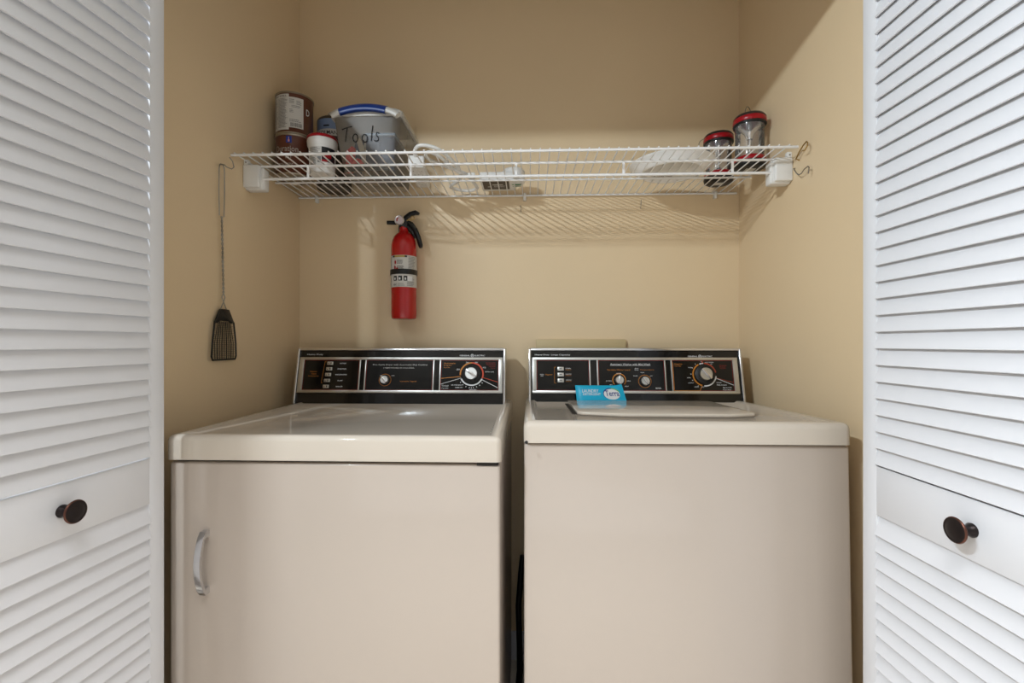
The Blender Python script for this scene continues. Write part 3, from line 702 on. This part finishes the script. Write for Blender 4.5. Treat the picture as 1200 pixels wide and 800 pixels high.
# ================================================================== fly swatter on the left wall
FX = XL + 0.010
sw = thing('fly_swatter', (FX, 1.21, H + 0.46), 'black mesh fly swatter with twisted wire handle hanging on the left wall', 'fly swatter')
m_ = MB(); yc = 1.207
pts = [(FX, yc - 0.010, H + 0.330), (FX, yc - 0.012, H + 0.40), (FX, yc - 0.011, H + 0.452)] + [(FX, yc + 0.010 * math.cos(t), H + 0.456 + 0.010 * math.sin(t)) for t in [PI - k * PI / 6 for k in range(7)]] + [(FX, yc + 0.010, H + 0.452), (FX, yc + 0.011, H + 0.40), (FX, yc + 0.008, H + 0.330)]
def tw(ph): return [(FX + 0.0016 * math.cos(ph + k * 0.9), yc - 0.0005 + 0.0016 * math.sin(ph + k * 0.9) + 0.007 * (k / 60), H + 0.330 - k * 0.0033) for k in range(61)]
m_.tube(pts, 0.0013, 6); m_.tube(tw(0), 0.0013, 6); m_.tube(tw(PI), 0.0013, 6)
for e in (-1, 1): m_.tube([(FX, yc + 0.0065, H + 0.132), (FX, yc + 0.0065 + e * 0.006, H + 0.120), (FX, yc + 0.0065, H + 0.108), (FX, yc + 0.0065 + e * 0.016, H + 0.082)], 0.0013, 6)
obj('wire_handle', m_, GALV, sw)
HC = 1.2165                                # centre of the head along y
hd = [(-0.019, 0.088), (0.019, 0.088), (0.034, 0.060), (0.040, 0.055), (0.049, 0.0), (0.050, -0.034), (0.046, -0.043), (-0.046, -0.043), (-0.050, -0.034), (-0.047, 0.0), (-0.038, 0.055), (-0.032, 0.060)]
P = lambda a, b, d=0.0: (FX + d, HC + a, H + b)
obj('frame', MB().tube([P(a, b) for a, b in hd[2:]], 0.0022, 8, True), SATIN, sw)
obj('collar', MB().poly([P(a, b, -0.003) for a, b in ((-0.017, 0.089), (0.017, 0.089), (0.037, 0.057), (0.030, 0.052), (0.012, 0.062), (-0.012, 0.062), (-0.030, 0.052), (-0.036, 0.057))], (0.006, 0, 0), 0.001), SATIN, sw)
m_ = MB()
for i in range(1, 10):
    f_ = -1 + 2 * i / 10; m_.tube([P(f_ * 0.030, 0.056), P(f_ * 0.048, 0.0), P(f_ * 0.046, -0.043)], 0.0009 if i % 2 else 0.0012, 4)
for i in range(26):
    b = -0.040 + i * 0.0037; wd = 0.048 if b < 0 else 0.048 - b * 0.2
    m_.tube([P(-wd, b), P(wd, b)], 0.0007, 4)
obj('mesh_grid', m_, SATIN, sw)


def hook(pts, mat_, label, r_=0.0013, name='wall_hook', group=None):
    o = obj(name, MB().tube(pts, r_, 8), mat_); return props(o, label, 'hook', group)


hook([(XL, 1.214, H + 0.468), (XL + 0.012, 1.214, H + 0.467), (XL + 0.016, 1.216, H + 0.462), (XL + 0.020, 1.232, H + 0.462), (XL + 0.021, 1.240, H + 0.470), (XL + 0.020, 1.236, H + 0.484), (XL + 0.018, 1.226, H + 0.491)], GALV, 'steel cup hook on the left wall holding the fly swatter')
hook([(XR, 1.283, H + 0.484), (XR - 0.010, 1.281, H + 0.487), (XR - 0.013, 1.262, H + 0.497), (XR - 0.013, 1.243, H + 0.507), (XR - 0.012, 1.230, H + 0.512), (XR - 0.014, 1.222, H + 0.506), (XR - 0.016, 1.219, H + 0.497), (XR - 0.017, 1.228, H + 0.489), (XR - 0.017, 1.237, H + 0.491)], BRASS, 'small brass hook on the right wall just beyond the end of the shelf rail', 0.0016)
hook([(XR, 1.303, H + 0.470), (XR - 0.006, 1.300, H + 0.468), (XR - 0.010, 1.280, H + 0.450), (XR - 0.012, 1.264, H + 0.439), (XR - 0.013, 1.250, H + 0.438), (XR - 0.014, 1.236, H + 0.444), (XR - 0.014, 1.220, H + 0.445), (XR - 0.014, 1.215, H + 0.440), (XR - 0.013, 1.220, H + 0.426)], GALV, 'bent steel wire hook on the right wall below the brass hook', 0.0015)
hook([(-0.028, YB, H + 0.455), (-0.028, YB - 0.010, H + 0.455), (-0.029, YB - 0.012, H + 0.450), (-0.027, YB - 0.012, H + 0.462), (-0.030, YB - 0.010, H + 0.474)], GALV, 'tiny dark wire hook on the back wall under the middle of the shelf', 0.0012)
hook([(0.383, YB, H + 0.462), (0.381, YB - 0.012, H + 0.464), (0.381, YB - 0.016, H + 0.488), (0.3805, YB - 0.015, H + 0.464), (0.377, YB - 0.014, H + 0.462)], GALV, 'thin bent nail on the back wall under the right half of the shelf', 0.0010)

# ================================================================== things on the shelf
# ------------------------------------------------ paint cans
def can(name, cx, cy, z0, R_, h, label, side, kind):
    c = thing(name, (cx, cy, z0), label, 'paint can')
    M_ = T(cx, cy, z0)
    obj('body', MB().lathe([(0, 0.003), (R_ - 0.003, 0.003), (R_ - 0.002, 0), (R_, 0.001), (R_, 0.004), (R_ - 0.0015, 0.006), (R_ - 0.0015, h - 0.008), (R_ - 0.001, h - 0.006), (R_ - 0.001, h - 0.003)], M_, 48), [BROWN, TIN][0], c, smooth=50)
    obj('rim', MB().lathe([(R_ - 0.0015, h - 0.006), (R_ + 0.0005, h - 0.005), (R_ + 0.0008, h - 0.001), (R_ - 0.002, h), (R_ - 0.006, h - 0.001), (R_ - 0.008, h - 0.003), (0, h - 0.003)], M_, 48), TIN, c, smooth=50)
    obj('bottom_rim', MB().lathe([(0, 0.0025), (R_ - 0.004, 0.0025), (R_ - 0.003, -0.0002), (R_ + 0.0004, 0), (R_ + 0.0004, 0.004), (R_ - 0.001, 0.005)], M_, 48), TIN, c, smooth=50)
    return c, (lambda rr: (lambda a, z: Vector((cx + rr * math.sin(a), cy - rr * math.cos(a), z0 + z))))


CX, CY, CR, CH = -0.7400, 1.472, 0.0555, 0.1235
c1, g = can('paint_can', CX, CY, ZTOP, CR, CH, 'lower brown paint can of the stack of two at the left end of the shelf', 0, 0)
q = MB(); quad(q, g(CR - 0.0008), 0.02, 0.32, 0.094, 0.115, 3); obj('blue_badge', q, mat('badge_blue', srgb(35, 60, 150), 0.4), c1, smooth=None)
q = MB(); quad(q, g(CR - 0.0003), 0.12, 0.22, 0.097, 0.104, 2); quad(q, g(CR - 0.0003), 0.15, 0.19, 0.104, 0.112, 2); obj('badge_mark', q, mat('badge_red', srgb(215, 150, 150), 0.4), c1, smooth=None)
q = MB(); put_text(q, 'Duration', -0.65, 0.66, 0.068, 0.086, g(CR - 0.0006)); put_text(q, 'INT', -0.02, 0.34, 0.046, 0.058, g(CR - 0.0006)); fine_print(q, g(CR - 0.0006), -0.4, 0.6, 0.016, 0.034, 4, rng)
obj('lettering', q, mat('print_silver', srgb(170, 160, 150), 0.4), c1, smooth=None)
c2, g = can('paint_can', CX + 0.001, CY, ZTOP + CH + 0.0005, CR, CH + 0.004, 'upper brown paint can with white paper labels, on top of the stack of two', 0, 0)
q = MB(); quad(q, g(CR - 0.0008), -1.25, 0.16, 0.010, 0.119, 16); quad(q, g(CR - 0.0004), 0.12, 0.92, 0.017, 0.110, 12); lb = obj('label', q, PAPER, c2, smooth=60, label='white paper label full of fine print')
q = MB(); gg = g(CR + 0.0002)
fine_print(q, gg, -1.1, -0.5, 0.016, 0.106, 26, rng, 0.98); fine_print(q, gg, -0.48, 0.10, 0.016, 0.106, 26, rng, 0.98)
fine_print(q, gg, 0.18, 0.52, 0.090, 0.105, 3, rng); fine_print(q, gg, 0.55, 0.85, 0.088, 0.102, 3, rng); fine_print(q, gg, 0.3, 0.8, 0.078, 0.086, 2, rng); fine_print(q, gg, 0.2, 0.42, 0.062, 0.074, 3, rng); fine_print(q, gg, 0.2, 0.86, 0.034, 0.044, 2, rng)
obj('fine_print', q, TXTG, lb, smooth=None)
q = MB()
a = 0.25
while a < 0.84: quad(q, gg, a, a + 0.011, 0.020, 0.032); a += rng.uniform(0.018, 0.034)
put_text(q, 'SHAKE WELL', -1.0, 0.05, 0.110, 0.115, gg); obj('barcode', q, TXTK, lb, smooth=None)
q = MB(); put_text(q, 'D', 1.08, 1.30, 0.064, 0.084, gg); obj('lettering', q, TXTW, c2, smooth=None)

# ------------------------------------------------ white tub with red lid
TX, TY = -0.6355, 1.438
tb = thing('plastic_tub', (TX, TY, ZTOP), 'white plastic tub with a red-banded lid, right of the paint cans', 'tub')
M_ = T(TX, TY, ZTOP)
obj('body', MB().lathe([(0, 0.001), (0.034, 0), (0.0365, 0.003), (0.0375, 0.02), (0.0395, 0.078), (0.0435, 0.084), (0.0445, 0.098), (0.043, 0.104), (0, 0.104)], M_, 40), WPLAST, tb, smooth=50)
obj('lid', MB().lathe([(0.043, 0.104), (0.0448, 0.1045), (0.0448, 0.110), (0.043, 0.113), (0.036, 0.1135), (0, 0.1135)], M_, 40), REDPL, tb, smooth=50)
tg = lambda rr: (lambda a, z: Vector((TX + (rr + 0.0335 * 0 + z * 0.034) * math.sin(a), TY - (rr + z * 0.034) * math.cos(a), ZTOP + z)))
q = MB(); quad(q, tg(0.0374), -0.7, 0.36, 0.018, 0.074, 12); lb = obj('label', q, PAPER, tb, smooth=60)
q = MB(); fine_print(q, tg(0.0379), -0.6, 0.3, 0.046, 0.072, 7, rng); fine_print(q, tg(0.0379), -0.6, 0.0, 0.02, 0.042, 6, rng); quad(q, tg(0.0379), 0.05, 0.3, 0.026, 0.044, 3); obj('fine_print', q, TXTG, lb, smooth=None)
q = MB(); quad(q, tg(0.0374), 0.36, 1.5, 0.03, 0.074, 12); o = obj('dark_label', q, TXTK, tb, smooth=60, label='black and red printed side of the label')
q = MB(); quad(q, tg(0.0379), 0.45, 1.1, 0.042, 0.056, 6); quad(q, tg(0.0379), 0.36, 0.8, 0.030, 0.036, 6); obj('red_print', q, REDPL, o, smooth=60)

# ------------------------------------------------ tall stain can behind the tub
WX, WY = -0.657, 1.580
wc = thing('stain_can', (WX, WY, ZTOP), 'tall can with pale blue label, behind the red-lidded tub', 'can')
M_ = T(WX, WY, ZTOP); R_ = 0.055
obj('body', MB().lathe([(0, 0.002), (R_ - 0.003, 0.002), (R_ - 0.001, 0), (R_, 0.002), (R_, 0.222), (R_ - 0.003, 0.228), (R_ - 0.012, 0.234), (0, 0.234)], M_, 40), mat('can_brown_grey', srgb(78, 70, 60), 0.35, 0.3), wc, smooth=50)
wg = lambda rr: (lambda a, z: Vector((WX + rr * math.sin(a), WY - rr * math.cos(a), ZTOP + z)))
q = MB(); quad(q, wg(R_ + 0.0005), -0.85, 1.2, 0.175, 0.218, 16); lb = obj('label', q, mat('pale_blue_print', srgb(130, 150, 185), 0.5), wc, smooth=60)
q = MB(); quad(q, wg(R_ + 0.0008), -0.85, 1.2, 0.162, 0.184, 16); obj('label_band', q, PAPER, lb, smooth=60)
q = MB(); put_text(q, 'WOLMAN', -0.72, 0.55, 0.166, 0.178, wg(R_ + 0.0012)); quad(q, wg(R_ + 0.001), -0.25, 0.1, 0.192, 0.197, 4); obj('lettering', q, TXTK, lb, smooth=None)
obj('cap', MB().lathe([(0, 0.234), (0.034, 0.234), (0.034, 0.244), (0.030, 0.252), (0.018, 0.256), (0, 0.257)], T(WX + 0.012, WY, ZTOP), 32), mat('grey_cap', srgb(130, 125, 118), 0.4), wc, smooth=50)

# ------------------------------------------------ clear tote marked Tools
tx0, tx1, ty0, ty1, th = -0.590, -0.380, 1.392, 1.622, 0.182
tote = thing('storage_tote', ((tx0 + tx1) / 2, (ty0 + ty1) / 2, ZTOP), 'clear plastic storage tote with blue handle and handwritten word Tools', 'storage box')
ins = 0.028; wall_t = 0.0016
def ring(i, z, e=0.0):     # rounded rectangle outline at inset i
    a0, a1, b0, b1 = tx0 + i + e, tx1 - i - e, ty0 + i * 0.6 + e, ty1 - i * 0.4 - e; rr = 0.022; pts = []
    for cx_, cy_, s0 in ((a1 - rr, b1 - rr, 0), (a0 + rr, b1 - rr, 90), (a0 + rr, b0 + rr, 180), (a1 - rr, b0 + rr, 270)):
        for k in range(6):
            t = math.radians(s0 + 90 * k / 5); pts.append((cx_ + rr * math.cos(t), cy_ + rr * math.sin(t), ZTOP + z))
    return pts
m_ = MB(); vs_ = []; fs = []
lv = [(ins, 0.001), (ins * 0.7, 0.05), (ins * 0.35, 0.11), (0.003, 0.160)]
for i, z in lv: vs_ += ring(i, z)
n = 24
for L_ in range(len(lv) - 1):
    for k in range(n): fs.append((L_ * n + k, L_ * n + (k + 1) % n, (L_ + 1) * n + (k + 1) % n, (L_ + 1) * n + k))
fs.append(tuple(range(n))[::-1])
m_.raw(vs_, fs); obj('tub', m_, TOTE, tote, smooth=50)
m_ = MB(); vs_ = []; fs = []
lv = [(0.003, 0.158, 0), (-0.004, 0.158, 0), (-0.005, 0.170, 0), (-0.003, 0.176, 0), (0.006, 0.182, 0), (0.02, 0.183, 0)]
for i, z, e in lv: vs_ += ring(i, z, e)
for L_ in range(len(lv) - 1):
    for k in range(n): fs.append((L_ * n + k, L_ * n + (k + 1) % n, (L_ + 1) * n + (k + 1) % n, (L_ + 1) * n + k))
fs.append(tuple(range(5 * n, 6 * n)))
m_.raw(vs_, fs); obj('lid', m_, TOTE_RIM, tote, smooth=50)
def arch(x): 
    t = (x - (tx0 + 0.005)) / (tx1 - tx0 - 0.010); return 0.152 + 0.027 * max(0.0, math.sin(PI * t)) ** 0.6
hy = ty0 - 0.008
def arch_bar(xa, xb, n_, r_):
    return [(xa + (xb - xa) * k / n_, hy, ZTOP + arch(xa + (xb - xa) * k / n_)) for k in range(n_ + 1)], r_
p_, r_ = arch_bar(tx0 + 0.030, tx1 - 0.040, 16, 0.0165); obj('handle_grip', MB().tube(p_, r_, 12, flat=0.6), BLUE, tote, label='blue handle grip')
for xa, xb in ((tx0 + 0.006, tx0 + 0.031), (tx1 - 0.041, tx1 - 0.006)):
    p_, r_ = arch_bar(xa, xb, 6, 0.0120)
    obj('handle_arm', MB().tube(p_, r_, 10, flat=0.8), TOTE_RIM, tote)
# handwriting: strokes on the sloping front
def fr(a, b):              # a 0..1 across, b height
    t = b / 0.160; i = (0.003 + (ins * 0.35 - 0.003) * (0.16 - b) / 0.05) if b > 0.11 else ins * (0.35 + 0.35 * (0.11 - b) / 0.06)
    return (tx0 + (tx1 - tx0) * a, ty0 + i * 0.6 - 0.0022, ZTOP + b)
strokes = [[(0.155, 0.118), (0.21, 0.122), (0.30, 0.126)], [(0.235, 0.124), (0.215, 0.105), (0.20, 0.088)],
           [(0.345 + 0.035 * math.cos(t), 0.097 + 0.010 * math.sin(t)) for t in [k * PI / 6 + 0.5 for k in range(13)]],
           [(0.480 + 0.040 * math.cos(t), 0.096 + 0.010 * math.sin(t)) for t in [k * PI / 6 + 1.0 for k in range(13)]],
           [(0.600, 0.127), (0.582, 0.108), (0.572, 0.090)],
           [(0.690, 0.108), (0.655, 0.1105), (0.645, 0.104), (0.672, 0.098), (0.675, 0.091), (0.640, 0.0885), (0.612, 0.091)]]
m_ = MB()
for s_ in strokes: m_.tube([fr(a, 0.107 + (b - 0.107) * 1.15) for a, b in s_], 0.0016, 6)
obj('handwriting', m_, TXTK, tote, label='handwritten black marker word Tools')
# contents: things of their own
fy = ty0 + 0.045
m_ = MB(); m_.box(-0.501, -0.411, fy, fy + 0.15, ZTOP + 0.010, ZTOP + 0.118, 0.006, 3); gc = thing('tool_case', (-0.456, fy + 0.07, ZTOP + 0.005), 'blue-grey tool case inside the clear tote, at its right', 'case')
obj('body', m_, mat('slate_plastic', srgb(52, 64, 84), 0.45), gc)
obj('lid', MB().box(-0.503, -0.409, fy - 0.002, fy + 0.152, ZTOP + 0.118, ZTOP + 0.128, 0.003, 2), mat('slate_light', srgb(118, 134, 150), 0.4), gc)
m_ = MB(); m_.tube([(-0.555, fy + 0.01, ZTOP + 0.012), (-0.551, fy + 0.01, ZTOP + 0.070), (-0.543, fy + 0.012, ZTOP + 0.088)], [0.013, 0.015, 0.008], 12); props(obj('plier_handle', m_, mat('pink_red_grip', srgb(225, 60, 75), 0.4)), 'pinkish red tool handle standing at the left inside the tote', 'tool handle')
m_ = MB(); m_.lathe([(0.006, 0), (0.016, 0), (0.016, 0.016), (0.006, 0.016)], T(-0.520, fy - 0.012, ZTOP + 0.028) @ R(PI / 2, 'X') @ T(0, 0, -0.012), 24); props(obj('tape_roll', m_, mat('coral_tape', srgb(220, 70, 70), 0.4)), 'small coral red tape roll low in the tote beside the case', 'tape')
m_ = MB(); m_.poly([(-0.543, fy + 0.03, ZTOP + 0.125), (-0.528, fy + 0.03, ZTOP + 0.128), (-0.507, fy + 0.03, ZTOP + 0.070), (-0.509, fy + 0.03, ZTOP + 0.012), (-0.523, fy + 0.03, ZTOP + 0.012), (-0.525, fy + 0.03, ZTOP + 0.068)], (0, 0.006, 0), 0.001); props(obj('putty_knife', m_, mat('cream_handle', srgb(205, 195, 175), 0.5)), 'pale flat tool leaning across the middle of the tote', 'tool')
m_ = MB(); m_.tube([(-0.547, fy + 0.06, ZTOP + 0.02), (-0.545, fy + 0.055, ZTOP + 0.08), (-0.535, fy + 0.05, ZTOP + 0.130)], [0.018, 0.016, 0.012], 12); props(obj('caulk_tube', m_, mat('dusty_blue', srgb(85, 105, 135), 0.5)), 'dusty blue rounded tool leaning at the back left inside the tote', 'tool')
m_ = MB(); m_.box(-0.563, -0.423, fy - 0.022, fy - 0.008, ZTOP + 0.004, ZTOP + 0.022, 0.004); props(obj('screwdriver_set', m_, SATIN), 'dark narrow strip of tools lying along the front bottom of the tote', 'tool')

# ------------------------------------------------ white power strip with its cord
ps = thing('power_strip', (-0.36, 1.47, ZTOP), 'white power strip lying on the shelf right of the tote, with looping cord', 'power strip')
m_ = MB(); a = T(-0.332, 1.385, ZTOP + 0.016) @ R(math.radians(6), 'Z')
obj('housing', MB().box(-0.022, 0.022, 0, 0.185, -0.0155, 0.0155, 0.006, 3, a), WPLAST, ps)
obj('end_cap', MB().box(-0.0235, 0.0235, -0.004, 0.012, -0.0160, 0.0205, 0.005, 3, a), WPLAST, ps)
for k in range(4): obj('outlet', MB().box(-0.010, 0.010, 0.030 + k * 0.036, 0.052 + k * 0.036, 0.0148, 0.0165, 0.002, 2, a), TXTG, ps)
q = MB()
for k in range(5):
    for e in (-0.012, 0.0, 0.012): q.lathe([(0, 0), (0.0018, 0), (0, 0.0002)], a @ T(e, 0.03 + k * 0.03, -0.0158) @ R(PI, 'X'), 8)
obj('underside_holes', q, TXTK, ps)
def cat_rom(P4, n_=8):
    out_ = []; P4 = [Vector(p) for p in P4]; P4 = [P4[0]] + P4 + [P4[-1]]
    for i in range(1, len(P4) - 2):
        for k in range(n_):
            t = k / n_; a_, b_, c_, d_ = P4[i - 1:i + 3]
            out_.append(0.5 * ((2 * b_) + (-a_ + c_) * t + (2 * a_ - 5 * b_ + 4 * c_ - d_) * t * t + (-a_ + 3 * b_ - 3 * c_ + d_) * t ** 3))
    out_.append(P4[-2]); return out_
zz = ZTOP
cord = cat_rom([(-0.330, 1.392, zz + 0.026), (-0.334, 1.372, zz + 0.040), (-0.318, 1.352, zz + 0.050), (-0.288, 1.352, zz + 0.050), (-0.255, 1.370, zz + 0.042), (-0.222, 1.420, zz + 0.022),
                (-0.215, 1.500, zz + 0.010), (-0.245, 1.545, zz + 0.006), (-0.262, 1.580, zz + 0.006), (-0.235, 1.612, zz + 0.006), (-0.200, 1.618, zz + 0.006), (-0.174, 1.590, zz + 0.006), (-0.180, 1.545, zz + 0.007),
                (-0.195, 1.505, zz + 0.020), (-0.245, 1.460, zz + 0.026), (-0.292, 1.410, zz + 0.030), (-0.302, 1.375, zz + 0.034), (-0.285, 1.362, zz + 0.036), (-0.258, 1.385, zz + 0.028), (-0.228, 1.440, zz + 0.014), (-0.200, 1.476, zz + 0.008), (-0.190, 1.486, zz + 0.008)])
obj('cord', MB().tube(cord, 0.0052, 10), WPLAST, ps)
obj('plug', MB().box(-0.192, -0.168, 1.474, 1.498, zz + 0.0005, zz + 0.018, 0.005, 3), WPLAST, ps)

# ------------------------------------------------ white timer device with round dial end
tm = thing('plug_in_timer', (-0.07, 1.55, ZTOP), 'white plug-in timer with dark label underneath and a round green-marked end', 'timer')
obj('body', MB().box(-0.158, -0.045, 1.500, 1.610, ZTOP + 0.0005, ZTOP + 0.028, 0.005, 3), WPLAST, tm)
lbm = obj('label', MB().box(-0.150, -0.064, 1.508, 1.590, ZTOP + 0.0001, ZTOP + 0.0012), mat('brown_grey_label', srgb(78, 68, 58), 0.5), tm)
q = MB(); dn = lambda a, b: Vector((a, b, ZTOP - 0.0001))
quad(q, dn, -0.120, -0.085, 1.540, 1.548); quad(q, dn, -0.136, -0.126, 1.560, 1.566); fine_print(q, dn, -0.115, -0.072, 1.552, 1.568, 3, rng)
obj('label_print', q, PAPER, lbm, smooth=None)
obj('dial', MB().lathe([(0, -0.001), (0.032, -0.001), (0.036, 0.003), (0.036, 0.038), (0.030, 0.044), (0, 0.044)], T(-0.050, 1.540, ZTOP + 0.002), 36), WPLAST, tm, smooth=50)
q = MB(); g = lambda a, b: Vector((a, b, ZTOP + 0.0004))
n = 14; v_ = [g(-0.040 + 0.017 * math.cos(t), 1.541 + 0.012 * math.sin(t)) for t in [k * PI / n for k in range(n + 1)]]; q.raw(v_, [tuple(range(n + 1))]); quad(q, g, -0.054, -0.026, 1.561, 1.565)
obj('green_mark', q, mat('print_green', srgb(20, 125, 70), 0.4), tm, smooth=None)
obj('prong', MB().box(-0.046, -0.030, 1.4925, 1.500, ZTOP + 0.006, ZTOP + 0.012, 0.001), GALV, tm)

# ------------------------------------------------ white round dish
DX, DY = 0.432, 1.458
ds = thing('serving_dish', (DX, DY, ZTOP), 'shallow round white dish lying on the right half of the shelf', 'dish')
M_ = T(DX, DY, ZTOP)
obj('bowl', MB().lathe([(0, 0.002), (0.084, 0.002), (0.086, 0), (0.092, 0.0), (0.095, 0.003), (0.112, 0.014), (0.118, 0.021), (0.123, 0.023), (0.1245, 0.0255), (0.122, 0.0275), (0.116, 0.024), (0.108, 0.017), (0.092, 0.006), (0, 0.005)], M_, 64), mat('white_glazed', srgb(244, 243, 241), 0.25), ds, smooth=50)
q = MB(); dn = lambda a, b: Vector((DX + a, DY + b, ZTOP + 0.0014)); fine_print(q, dn, -0.045, 0.03, 0.018, 0.032, 2, rng); obj('maker_print', q, mat('faded_brown_print', srgb(150, 120, 95), 0.5), ds, smooth=None)

# ------------------------------------------------ lanterns
def lantern(cx, cy, label, top_cap):
    l = thing('camping_lantern', (cx, cy, ZTOP), label, 'lantern', 'small red and black lanterns on the shelf')
    M_ = T(cx, cy, ZTOP)
    obj('base', MB().lathe([(0, 0.0), (0.036, 0.0), (0.043, 0.004), (0.0455, 0.012), (0.0440, 0.020), (0, 0.020)], M_, 40), SATIN, l, smooth=50)
    obj('base_ring', MB().lathe([(0.0440, 0.0195), (0.0452, 0.021), (0.0435, 0.031), (0.039, 0.034), (0, 0.034)], M_, 40), REDPL, l, smooth=50)
    obj('battery_door', MB().box(cx - 0.014, cx + 0.014, cy - 0.012, cy + 0.012, ZTOP - 0.0008, ZTOP + 0.0005), PAPER, l)
    obj('globe', MB().lathe([(0.038, 0.034), (0.0395, 0.050), (0.0395, 0.110), (0.042, 0.130)], M_, 40), GLASS, l, smooth=50)
    obj('reflector', MB().lathe([(0.036, 0.128), (0.026, 0.118), (0.014, 0.104), (0.009, 0.092), (0.008, 0.089)], M_, 32), CHROME, l, smooth=50)
    m_ = MB(); m_.tube([(cx, cy, ZTOP + 0.034), (cx, cy, ZTOP + 0.12)], 0.0055, 10); m_.lathe([(0, 0.034), (0.014, 0.034), (0.013, 0.042), (0.008, 0.050), (0, 0.050)], M_, 20); obj('light_column', m_, CHROME, l)
    obj('top_band', MB().lathe([(0.040, 0.126), (0.0450, 0.127), (0.0462, 0.131), (0.0445, 0.134)], M_, 40), SATIN, l)
    obj('top_ring', MB().lathe([(0.0445, 0.133), (0.0460, 0.135), (0.0455, 0.146), (0.0435, 0.149)], M_, 40), REDPL, l, smooth=50)
    obj('cap', MB().lathe([(0.0440, 0.148), (0.0450, 0.150), (0.040, 0.157), (0.026, 0.162), (0, 0.163)], M_, 40), SATIN, l, smooth=50)
    m_ = MB(); hx_ = 0.028
    if top_cap: pts_ = [(cx + 0.016 * math.cos(t) - 0.004, cy + hx_ * math.cos(t) * 0.5, ZTOP + 0.155 + 0.032 * math.sin(t)) for t in [k * PI / 14 for k in range(15)]]
    else: pts_ = [(cx - 0.006 + 0.046 * math.cos(t), cy + 0.030 + 0.01 * math.sin(t), ZTOP + 0.138 + 0.030 * math.sin(t)) for t in [k * PI / 14 for k in range(15)]]
    m_.tube(pts_, 0.0011, 6); obj('bail_handle', m_, GALV, l)
    return l


lantern(0.6560, 1.437, 'nearer red and black lantern with raised wire handle, beside the right wall', True)
lantern(0.6130, 1.560, 'rear red and black lantern, between the white dish and the nearer lantern', False)
